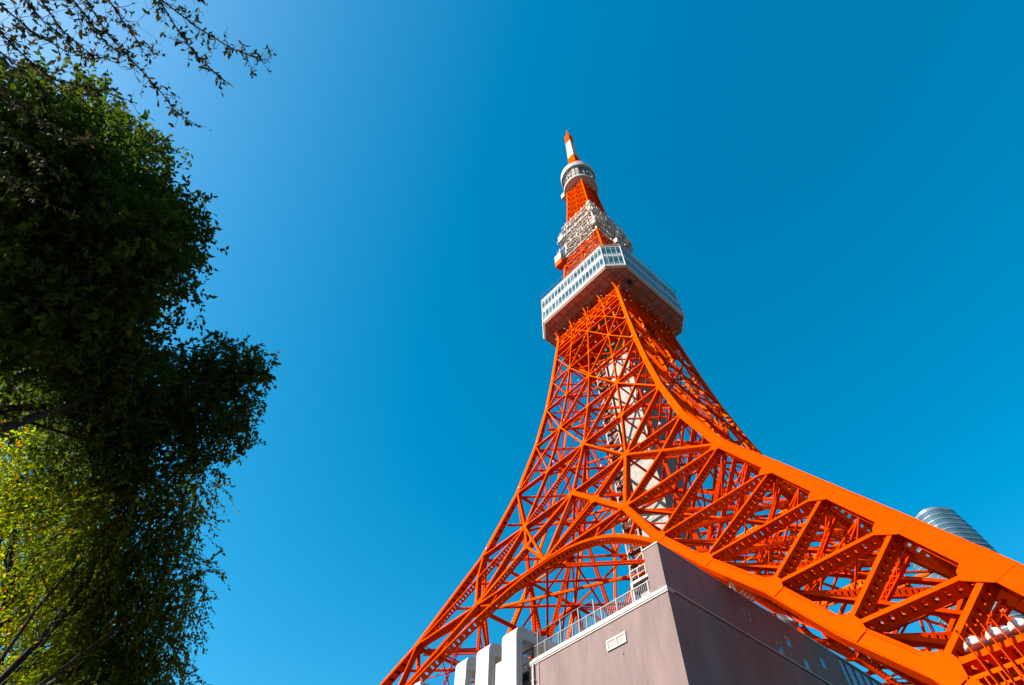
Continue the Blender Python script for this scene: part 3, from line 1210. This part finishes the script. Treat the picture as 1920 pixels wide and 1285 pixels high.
# fins
def fin(x0, x1, y0=-50.8, top=31.35, depth=4.6):
    f = MB()
    prof = [(y0, 10), (y0, top - .75)]
    for a in range(1, 7):
        an = math.pi / 2 * a / 6
        prof.append((y0 + .75 - .75 * math.cos(an), top - .75 + .75 * math.sin(an)))
    prof += [(y0 + depth, top), (y0 + depth, top - .95), (y0 + .85, top - .95), (y0 + .6, top - 1.2), (y0 + .6, 10)]
    n = len(f.v)
    k = len(prof)
    for x in (x0, x1):
        for y, z in prof:
            f.v.append((x, y, z))
    # side caps as two convex-ish quads strips: column and beam
    for side, base in ((0, n), (1, n + k)):
        col_ = [0, 1, 2, 3, 4, 5, 6, 7, k - 3, k - 2, k - 1]
        cap = [base + i for i in range(k)]
        f.f.append(tuple(cap if side else cap[::-1]))
        f.m.append(0)
    for i in range(k):
        j = (i + 1) % k
        f.f.append((n + i, n + j, n + k + j, n + k + i))
        f.m.append(0)
    z = top - 1.3
    while z > 20:
        f.box(x0 + .002, x1 - .002, y0 - .004, y0 + .02, z - .018, z + .018, 1)
        f.box(x1 - .01, x1 + .004, y0 + .03, y0 + .57, z - .018, z + .018, 1)
        z -= 1.12
    f.box(x1 - .02, x1 + .03, y0 + .30, y0 + .36, 20, top - 1.2, 1)
    return apart(f, 'fin', [FINW, mat('fin_joint', (.30, .28, .30), .8)])


fin(15.86, 17.52)
fin(12.72, 14.26)
fin(9.97, 11.39)
f4 = MB()
f4.box(3.2, 4.9, -50.8, -44, 10, 31.5)
apart(f4, 'stair_block', FINW)
f5 = MB()
f5.box(15.05, 15.85, -50.7, -48.8, 10, 29.15)
f5.box(11.4, 12.7, -49.6, -48.8, 10, 28.9)
f5.box(14.3, 15.04, -49.4, -48.8, 10, 28.9)
apart(f5, 'white_panel', FINW)
# vent, hole, drain pipe, slots
v = MB()
for x0, x1, z0, z1 in ((25.5, 27.2, 26.38, 26.48), (25.5, 27.2, 26.98, 27.08), (25.5, 25.6, 26.48, 26.98), (27.1, 27.2, 26.48, 26.98), (26.3, 26.4, 26.48, 26.98)):
    v.box(x0, x1, BY - .09, BY + .02, z0, z1)
vo = apart(v, 'wall_vent', WINF)
v = MB()
for x0, x1 in ((25.6, 26.3), (26.4, 27.1)):
    for k in range(5):
        z = 26.5 + k * .1
        v.box(x0 + .01, x1 - .01, BY - .05, BY + .01, z, z + .075)
apart(v, 'vent_louvre', VENTM, vo)
v = MB()
v.box(26.70, 26.80, BY - .05, BY + .01, 25.77, 25.87)
apart(v, 'wall_outlet', DARK)
v = MB()
v.tube([(18.35, BY - .12, 28.2), (18.35, BY - .12, 10)], .075, 8)
v.tube([(18.85, BY - .08, 28.2), (18.85, BY - .08, 10)], .03, 6)
for z in (27, 25.3, 23.6, 22):
    v.box(18.22, 18.48, BY - .2, BY + .01, z, z + .08)
apart(v, 'drain_pipe', mat('pipe_paint', (.40, .30, .28), .5))
for y, z in ((-40.24, 30.25), (-35.12, 30.13), (-36.9, 28.9 + .1), (-33.42, 28.86 + .1), (-30.37, 30.09)):
    s = MB()
    yw, zh = .27, .36
    s.box(BX - .05, BX + .012, y - yw, y + yw, z - zh, z + zh)
    for a, c, e, g_ in ((y - yw - .05, y - yw, z - zh, z + zh), (y + yw, y + yw + .05, z - zh, z + zh), (y - yw - .05, y + yw + .05, z + zh, z + zh + .05), (y - yw - .05, y + yw + .05, z - zh - .05, z - zh)):
        s.box(BX - .05, BX + .03, a, c, e, g_, 1)
    apart(s, 'slot_window', [SLOTG, mat('slot_frame', (.30, .26, .28), .6)])
# penthouse behind
p = MB()
p.box(8, 28.9, -26.9, -6, 0, 34.55)
y = -26.6
while y < -6.2:
    p.box(28.88, 29.02, y, y + .05, 10, 34.5)
    y += 1.55
p.box(8, 29.06, -26.95, -5.9, 34.55, 34.7, 1)
for y in (-21, -18.2, -15.5):
    p.box(28.95, 29.04, y, y + 1.6, 31.5, 31.8, 1)
apart(p, 'penthouse', [PENT, LEDGE])

# ---- things standing on the parapet
ds = empty('satellite_dish', (30.6, -33.4, 31.92), 'round white satellite dish on top of the dark annex wall', 'satellite dish')
m_ = MB()
m_.rev([(.05, .16), (.42, .22), (.74, .46), (.80, .58), (.77, .58), (.40, .30), (.04, .24)], 24)
o = m_.build('dish', LAMPW, ds, smooth=True)
o.rotation_euler = (math.radians(48), 0, math.radians(70))
o.location = (0, 0, .45)
m_ = MB()
m_.box(-.06, .06, -.06, .06, 0, .45)
m_.tube([(0, 0, .4), (.35, -.1, .9)], .025, 6)
m_.build('dish_mount', GREYST, ds)
eb = MB()
eb.box(-.3, .3, -.32, .32, 0, .92)
eb.box(-.33, .33, -.35, .35, .92, .98)
eb.box(.3, .32, -.2, .2, .15, .5)
e_ = eb.build('roof_junction_box', DARK)
e_.location = (30.4, -32.1, 31.92)
tag(e_, 'small dark box beside the white dish on the annex wall', 'junction box')
an = MB()
base = Vector((0, 0, 0))
an.tube([(0, -.5, 0), (0, .1, 1.4)], .07, 6)
an.tube([(0, .6, 0), (0, .1, 1.4)], .07, 6)
an.tube([(-.5, .1, 0), (0, .1, 1.4)], .07, 6)
for k in range(4):
    an.tube([(-.25, .7 + .45 * k, .2), (.15, 1.35 + .45 * k, .95)], .07, 6)
an.box(-.06, .06, -.6, 2.6, 0, .07)
ao_ = an.build('roof_antenna', LAMPW)
ao_.location = (30.7, -40.4, 31.92)
tag(ao_, 'white strut antenna frame on the top edge of the dark annex wall', 'antenna')

# ================================================================== glass skyscraper
SKO = Vector((-45, 375, 4.1))
skyt = empty('glass_skyscraper', SKO, 'distant rounded glass skyscraper with pale floor bands behind the near tower leg', 'skyscraper')


def rr(hx, hy, rad, n=7):
    out = []
    for cx, cy, a0 in ((hx - rad, -hy + rad, -90), (hx - rad, hy - rad, 0), (-hx + rad, hy - rad, 90), (-hx + rad, -hy + rad, 180)):
        for k in range(n + 1):
            a = math.radians(a0 + 90 * k / n)
            out.append((cx + rad * math.cos(a), cy + rad * math.sin(a)))
    return out


ROT = math.radians(-34)
CTR = Vector((-19.5, 371))


def splan(z):
    e = max(0.0, (z - 230) / 55.0)
    k = 1 - .30 * e ** 1.5
    bulge = 1 - .03 * abs(z - 150) / 150
    hx, hy, rad = 27.5 * k * bulge, 18 * k * bulge, 13 * k
    pts = []
    for x, y in rr(hx, hy, rad):
        y2 = y
        X = x * math.cos(ROT) - y2 * math.sin(ROT)
        Y = x * math.sin(ROT) + y2 * math.cos(ROT)
        pts.append((X + CTR.x - SKO.x, Y + CTR.y - SKO.y))
    return pts


gl, bd = MB(), MB()
z, FH, TOPZ = 4.1, 4.5, 280
while z < TOPZ:
    z1 = min(z + FH, TOPZ)
    prism(gl, splan(z), z - 4.1, z1 - 4.1, 0, splan(z1))
    out0 = [(x * 1.0, y * 1.0) for x, y in splan(z)]
    c = (CTR.x - SKO.x, CTR.y - SKO.y)
    grow = lambda P, s: [(c[0] + (x - c[0]) * s, c[1] + (y - c[1]) * s) for x, y in P]
    prism(bd, grow(splan(z), 1.010), z - 4.1 + .2, z - 4.1 + 1.0, 0, grow(splan(z + .85), 1.010))
    z += FH
gl.build('glass_facade', SKYG, skyt, smooth=False)
bd.build('floor_bands', SKYB, skyt)
cr = MB()
prism(cr, [(x, y) for x, y in splan(TOPZ)], TOPZ - 4.1, TOPZ - 4.1 + 1.2)
cr.build('crown', SKYB, skyt)
ls = MB()
def facept(u, z):
    P = splan(z)
    # left facade runs from the last corner arc to the first
    A, B = P[-1], P[0]
    q = (A[0] + (B[0] - A[0]) * u, A[1] + (B[1] - A[1]) * u)
    n_ = Vector((B[1] - A[1], -(B[0] - A[0]), 0)).normalized()
    return Vector((q[0], q[1], z - 4.1)) + n_ * .6
for k in range(5):
    u = .72 + k * .06
    ls.bar(facept(u, 268.0), facept(u + .01, 272.5), Vector((-.4, -.9, 0)), 1.6, .5)
ls.build('crown_glint', LAMPW, skyt)  # white pieces paint in a bright reflection on the crown glass

# ================================================================== trees
rg = np.random.default_rng(5)


def leaf_mesh(name, pos, dirs, nrm, length, width, tint, material, parent, fine=False):
    """pos (N,3) leaf bases, dirs (N,3) unit, nrm (N,3): folded leaves"""
    N = len(pos)
    s = np.cross(dirs, nrm)
    s /= np.linalg.norm(s, axis=1)[:, None] + 1e-9
    n2 = np.cross(s, dirs)
    L, Wd = length[:, None], width[:, None]
    if fine:
        droop = -n2 * L * .10
        V = np.stack([pos, pos + dirs * L * .30 + s * Wd * .42 + n2 * Wd * .12, pos + dirs * L * .68 + s * Wd * .36 + n2 * Wd * .08 + droop * .5, pos + dirs * L + droop,
                      pos + dirs * L * .68 - s * Wd * .36 + n2 * Wd * .08 + droop * .5, pos + dirs * L * .30 - s * Wd * .42 + n2 * Wd * .12], 1)
        fidx = [(0, 1, 2, 3), (0, 3, 4, 5)]
        nv = 6
    else:
        V = np.stack([pos, pos + dirs * L * .45 + s * Wd * .5 + n2 * Wd * .15, pos + dirs * L, pos + dirs * L * .45 - s * Wd * .5 + n2 * Wd * .15], 1)
        fidx = [(0, 1, 2), (0, 2, 3)]
        nv = 4
    V = V.reshape(-1, 3)
    k = len(fidx[0])
    F = (np.arange(N)[:, None, None] * nv + np.array(fidx)[None]).reshape(-1)
    nf = N * 2
    me = bpy.data.meshes.new(name)
    me.vertices.add(len(V))
    me.vertices.foreach_set('co', V.ravel())
    me.loops.add(len(F))
    me.loops.foreach_set('vertex_index', F)
    me.polygons.add(nf)
    me.polygons.foreach_set('loop_start', np.arange(nf) * k)
    me.polygons.foreach_set('loop_total', np.full(nf, k))
    at = me.attributes.new('tint', 'FLOAT', 'FACE')
    at.data.foreach_set('value', np.repeat(tint, 2))
    me.materials.append(material)
    me.update(calc_edges=True)
    o = bpy.data.objects.new(name, me)
    COL.objects.link(o)
    o.parent = parent
    return o


def unit(a):
    return a / (np.linalg.norm(a, axis=-1)[..., None] + 1e-9)


def crown(name, blobs, parent, origin, material, dens, leaf, droop, spread, per=9, twl=.55, hole=.12, warm=0.0, mixr=1.0, close=False):
    P, D, Nn, Ti = [], [], [], []
    twigs = []
    for bx, by, bz, br in blobs:
        c = np.array((bx, by, bz))
        k = int(dens * br ** 2.2)
        # twig bases through the volume, denser near the skin
        u = unit(rg.normal(size=(k, 3)))
        rad = br * (rg.random(k) ** .55)
        # uneven outline: radius varies with direction
        lob = 1 + .22 * np.sin(u[:, 0] * 5.1 + bx * 3) * np.cos(u[:, 1] * 4.3 + by) + .15 * np.sin(u[:, 2] * 7 + bz * 2)
        base = c + u * (rad * lob)[:, None] * np.array((1, 1, .9))
        # holes: drop twigs inside random small voids
        hs = c + unit(rg.normal(size=(7, 3))) * (br * rg.uniform(.3, .95, (7, 1)))
        hr = br * rg.uniform(.18, .42, 7)
        keep = np.ones(k, bool)
        for q in range(7):
            if rg.random() < hole * 5:
                keep &= np.linalg.norm(base - hs[q], axis=1) > hr[q]
        base, u = base[keep], u[keep]
        k = len(base)
        d = unit(u * spread + rg.normal(size=(k, 3)) * .55 + np.array((0, 0, -droop)))
        L = twl * rg.uniform(.55, 1.3, k) * mixr
        bt = rg.random(k)
        for j in range(per):
            t = (j + rg.random(k) * .8) / per
            sag = np.array((0, 0, -1)) * (t ** 2 * L * droop * .45)[:, None]
            pos = base + d * (t * L)[:, None] + sag
            side = unit(np.cross(d, rg.normal(size=(k, 3))))
            dd = unit(d * (1.3 if close else .75) + side * (.75 if close else .85) + rg.normal(size=(k, 3)) * .25 + np.array((0, 0, -.25)))
            P.append(pos)
            D.append(dd)
            Nn.append(unit(np.array((0, 0, 1)) + rg.normal(size=(k, 3)) * .65))
            Ti.append(np.clip(.55 * bt + .45 * rg.random(k) + warm * (rg.random(k) ** 3), 0, 1))
        sel = rg.random(k) < .12
        for q in np.nonzero(sel)[0]:
            twigs.append((base[q] - d[q] * .25, base[q] + d[q] * L[q] * .9))
    P, D, Nn, Ti = map(np.concatenate, (P, D, Nn, Ti))
    n = len(P)
    Ln = leaf * rg.uniform(.65, 1.25, n)
    o = leaf_mesh('crown', P - np.array(origin), D, Nn, Ln, Ln * rg.uniform(.42, .62, n), Ti, material, parent)
    print(name, 'leaves', n)
    return o, twigs


def limbs(blobs, twigs, base, parent, fork, r0, name='trunk'):
    mb = MB()
    base, fork = np.array(base), np.array(fork)
    loc = lambda p: tuple(np.array(p) - base)
    cen = np.array([b_[:3] for b_ in blobs])
    rad = np.array([b_[3] for b_ in blobs])
    top = fork + (cen.mean(0) - fork) * .55
    mid = (base + fork) / 2 + np.array((.14, -.12, 0))
    mb.tube([loc(base - np.array((0, 0, .3))), loc(base + np.array((.02, 0, .5))), loc(base + (mid - base) * .5 + np.array((-.06, .05, 0))), loc(mid), loc(fork), loc(top)],
            [r0 * 1.7, r0 * 1.15, r0 * 1.0, r0 * .88, r0 * .66, r0 * .34], 12)
    # clumps gathered into main limbs that leave the trunk at different heights
    k = 6
    seeds = cen[np.linspace(0, len(cen) - 1, k).astype(int)].copy()
    for _ in range(8):
        lab = np.argmin(((cen[:, None] - seeds[None]) ** 2).sum(2), 1)
        for j in range(k):
            if (lab == j).any():
                seeds[j] = cen[lab == j].mean(0)
    for j in range(k):
        idx = np.nonzero(lab == j)[0]
        if len(idx) == 0:
            continue
        st = fork + (top - fork) * (j / k) - np.array((0, 0, 1.2)) * (1 - j / k)
        g_ = seeds[j]
        p1 = st + (g_ - st) * .3 + rg.normal(size=3) * .22 + np.array((0, 0, -.1))
        p2 = st + (g_ - st) * .62 + rg.normal(size=3) * .25 + np.array((0, 0, .25))
        p3 = st + (g_ - st) * .9
        q = r0 * .36
        mb.tube([loc(st), loc(p1), loc(p2), loc(p3)], [q, q * .82, q * .6, q * .34], 8)
        for n_, i in enumerate(idx):
            c, br = cen[i], rad[i]
            s0 = p1 + (p2 - p1) * rg.random() if n_ % 2 else p2 + (p3 - p2) * rg.random()
            m1 = s0 + (c - s0) * .5 + rg.normal(size=3) * .18
            e = c + unit(c - s0) * br * .4
            q2 = q * (.28 + .10 * br)
            mb.tube([loc(s0), loc(m1), loc(c), loc(e)], [q2, q2 * .7, q2 * .42, .012], 6)
            for _ in range(6):
                w = unit(rg.normal(size=3) + np.array((0, 0, .15)))
                a0 = m1 + (c - m1) * rg.random()
                mb.tube([loc(a0), loc(a0 + w * br * .45), loc(a0 + w * br * .85 + np.array((0, 0, -.1)))], [q2 * .35, q2 * .2, .008], 5)
    for a, b_ in twigs:
        mb.tube([loc(a), loc(b_)], [.008, .0025], 3)
    return mb.build(name, BARK, parent, smooth=True)


BA = [(42.41,-85.28,17.19,1.35),(42.28,-84.79,17.91,1.32),(41.26,-84.53,19.57,1.32),(40.35,-84.87,17.80,1.72),(41.53,-83.63,17.10,1.56),(41.21,-83.13,18.39,1.28),(41.27,-82.65,18.72,0.91),(40.33,-83.34,16.37,1.51),(39.59,-82.92,18.34,1.46),(41.27,-82.10,17.29,0.84),(39.51,-83.79,16.48,1.37),(39.16,-82.41,17.03,1.25),(38.50,-82.75,16.57,1.34),(39.23,-86.01,18.01,2.24),(39.22,-84.39,15.38,1.97),(41.18,-86.53,18.08,1.66),(38.21,-81.71,16.95,1.07),(42.26,-85.93,17.66,0.85),(36.63,-84.48,21.81,2.35),(36.87,-85.58,21.71,2.55),(37.89,-84.31,22.25,1.82),(38.11,-86.55,21.73,2.49),(38.86,-85.54,22.02,2.24),(35.27,-83.67,20.67,1.9)]  # deep clumps ending this list are added behind the crown to shade neighbouring foliage
BA2 = [(37.71,-80.10,19.04,1.04), (37.62,-80.62,18.10,0.90), (38.24,-79.43,19.15,0.70), (37.69,-79.17,18.40,0.82), (37.33,-79.68,17.65,1.01), (36.93,-80.47,17.51,1.07), (37.15,-78.59,17.84,0.60), (36.57,-79.10,17.31,0.70), (37.33,-81.27,16.88,1.18), (36.76,-82.12,17.12,1.31), (36.50,-80.78,16.55,1.05), (36.58,-79.84,16.54,0.89), (38.05,-78.95,19.45,0.44)]
BB1 = [(35.51,-79.01,16.66,0.88), (35.39,-79.83,16.08,1.26), (34.99,-78.75,15.69,0.98), (34.68,-79.60,15.27,1.35), (35.40,-78.41,15.97,0.59), (35.07,-78.08,14.85,0.83), (33.89,-78.66,14.71,1.30), (34.18,-77.39,14.50,0.72), (33.34,-78.01,13.90,1.32), (33.97,-77.23,13.79,0.62), (33.26,-77.23,13.25,0.96), (32.83,-78.01,13.02,1.32), (35.14,-77.44,14.94,0.43), (35.76,-78.69,16.87,0.58), (33.50,-77.27,12.17,1.35), ]
BB2 = [(33.64,-81.22,17.16,1.39), (32.61,-82.52,17.68,1.58), (32.49,-80.72,16.47,1.53), (31.28,-81.94,16.91,1.62), (32.21,-79.82,15.34,1.47), (31.29,-80.94,15.46,1.57), (31.82,-79.06,14.28,1.51), (29.95,-80.06,14.69,1.64), (31.44,-78.64,13.31,1.51), (30.23,-79.48,13.34,1.58), ]
BB3 = [(30.16,-84.98,22.17,1.92), (29.75,-83.73,21.94,1.68), (28.88,-84.42,21.44,1.96), (30.79,-85.25,22.86,1.44), (28.85,-82.04,20.69,2.27), (27.12,-83.06,20.24,2.38), (27.36,-80.17,19.30,2.31), (26.84,-81.60,18.64,2.33), (26.29,-78.99,17.58,2.33), (25.35,-80.64,17.53,2.40), (26.33,-78.06,15.67,2.27), (25.30,-79.39,15.60,2.34), (28.47,-84.18,21.12,1.97), ]
BA += BA2
BA += [(35.05,-81.48,16.78,0.96), (35.44,-80.43,16.51,0.76)]
BB = BB1 + BB2 + BB3
BB1 = BB1 + BB2[:1]

ta = empty('evergreen_tree', (37.0, -86.2, 4.1), 'dense dark green tree with a rounded crown at the upper left', 'tree')
_, tw = crown('a', BA, ta, (37.0, -86.2, 4.1), LEAF_DARK, 330, .145, .25, .6, per=8, twl=.34)
limbs(BA, tw, (37.0, -86.2, 4.1), ta, (37.2, -85.7, 11.0), .34)

tb = empty('broadleaf_tree', (31.2, -80.9, 4.1), 'drooping yellow green tree with sunlit lower leaves at the lower left', 'tree')
OB = (31.2, -80.9, 4.1)
_, tw = crown('b', BB1, tb, OB, LEAF_SHADE, 165, .115, .8, .9, per=17, twl=.85, warm=.2, close=True)
_, tw2 = crown('c', BB2[1:], tb, OB, LEAF_SUN, 115, .11, .6, .7, per=10, twl=.55, warm=.35)
_, tw3 = crown('d', BB3, tb, OB, LEAF_SUN, 60, .15, .6, .7, per=10, twl=.7, warm=.35)
limbs(BB, tw + tw2 + tw3, OB, tb, (31.1, -80.8, 9.5), .36)

# overhanging branches of a nearer tree
CB = [
[(48.76,-82.94,10.99),(48.54,-82.68,11.06),(48.34,-82.44,11.12),(48.22,-82.19,11.20),(48.11,-81.97,11.27),(48.00,-81.77,11.32),(47.98,-81.62,11.40)],
[(49.15,-82.55,10.93),(48.95,-82.27,11.01),(48.77,-82.02,11.08),(48.66,-81.84,11.14),(48.60,-81.67,11.21),(48.56,-81.50,11.28)],
[(48.91,-82.71,11.40),(48.70,-82.38,11.50),(48.65,-82.04,11.64),(48.64,-81.78,11.76),(48.66,-81.62,11.86),(48.70,-81.49,11.95)],
[(48.29,-83.08,10.44),(48.14,-82.84,10.54),(48.02,-82.64,10.62),(47.94,-82.47,10.71),(47.98,-82.29,10.87),(48.01,-82.01,11.04)],
[(47.86,-83.26,10.83),(47.73,-83.00,10.95),(47.63,-82.79,11.04),(47.54,-82.64,11.11)],
[(48.69,-83.03,10.66),(48.47,-82.80,10.73),(48.29,-82.56,10.80),(48.22,-82.39,10.89),(48.23,-82.24,11.01)],
[(48.81,-82.89,11.13),(48.58,-82.61,11.21),(48.44,-82.42,11.27),(48.34,-82.28,11.33),(48.32,-82.19,11.40)],
[(49.13,-82.46,11.24),(48.97,-82.14,11.35),(48.95,-82.04,11.43)],
[(48.29,-83.29,10.73),(48.13,-83.01,10.86),(48.04,-82.82,10.96),(48.00,-82.63,11.08),(48.02,-82.48,11.21)],
[(48.63,-83.10,10.49),(48.45,-82.83,10.61),(48.33,-82.65,10.68),(48.27,-82.50,10.78)],
[(48.82,-82.93,10.66),(48.62,-82.67,10.75),(48.50,-82.49,10.83),(48.37,-82.31,10.89),(48.35,-82.23,10.97)],
[(47.70,-83.10,10.65),(47.59,-82.85,10.77),(47.45,-82.58,10.85),(47.37,-82.32,10.97),(47.39,-82.21,11.08)],
[(47.51,-83.00,10.57),(47.34,-82.68,10.67),(47.19,-82.43,10.73),(47.10,-82.22,10.80)],
[(47.38,-82.77,10.34),(47.16,-82.44,10.38),(47.04,-82.20,10.45),(47.00,-81.96,10.57)],
]
CO = (48.6, -86.2, 4.1)
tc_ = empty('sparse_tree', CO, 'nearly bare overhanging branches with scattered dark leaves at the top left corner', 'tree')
tm = MB()
lc = lambda p: tuple(np.array(p) - np.array(CO))
fork = np.array((48.7, -85.6, 9.2))
tm.tube([lc((48.6, -86.2, 3.8)), lc((48.65, -86.0, 6.5)), lc(fork)], [.24, .18, .13], 10)
P, D, Nn, Ti = [], [], [], []
for br in CB:
    pts = [np.array(p) for p in br]
    root = pts[0]
    m1 = fork + (root - fork) * .5 + np.array((0, 0, .25))
    allp = [fork, m1] + pts
    k = len(pts)
    tm.tube([lc(p) for p in allp], [.04, .02] + [.0065 * (1 - i / k) + .0018 for i in range(k)], 5)
    for i in range(k - 1):
        a, b_ = pts[i], pts[i + 1]
        d = unit(b_ - a)
        ln = np.linalg.norm(b_ - a)
        dens_ = 26 if i < k - 2 else 15
        for j in range(dens_):
            t = rg.random()
            q = a + (b_ - a) * t
            if rg.random() < .42:
                # side twig carrying a few leaves
                sd = unit(d * .7 + rg.normal(size=3) * .65)
                tl = rg.uniform(.06, .26) * (1.15 if i < 2 else .7)
                tip = q + sd * tl + np.array((0, 0, -.02))
                tm.tube([lc(q), lc((q + tip) / 2 + rg.normal(size=3) * .008), lc(tip)], [.0026, .002, .001], 4)
                nl = rg.integers(1, 6)
                for _ in range(nl):
                    P.append(q + (tip - q) * rg.uniform(.3, 1))
                    D.append(unit(sd * .4 + rg.normal(size=3) * .6 + np.array((0, 0, -.45))))
            else:
                P.append(q)
                D.append(unit(d * .3 + rg.normal(size=3) * .7 + np.array((0, 0, -.5))))
P, D = np.array(P), np.array(D)
n = len(P)
Nn = unit(rg.normal(size=(n, 3)) + np.array((0, 0, .5)))
Ln = rg.uniform(.024, .064, n)
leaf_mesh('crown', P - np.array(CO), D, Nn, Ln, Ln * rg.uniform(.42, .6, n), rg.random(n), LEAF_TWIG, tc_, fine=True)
tm.build('trunk', BARK, tc_, smooth=True)
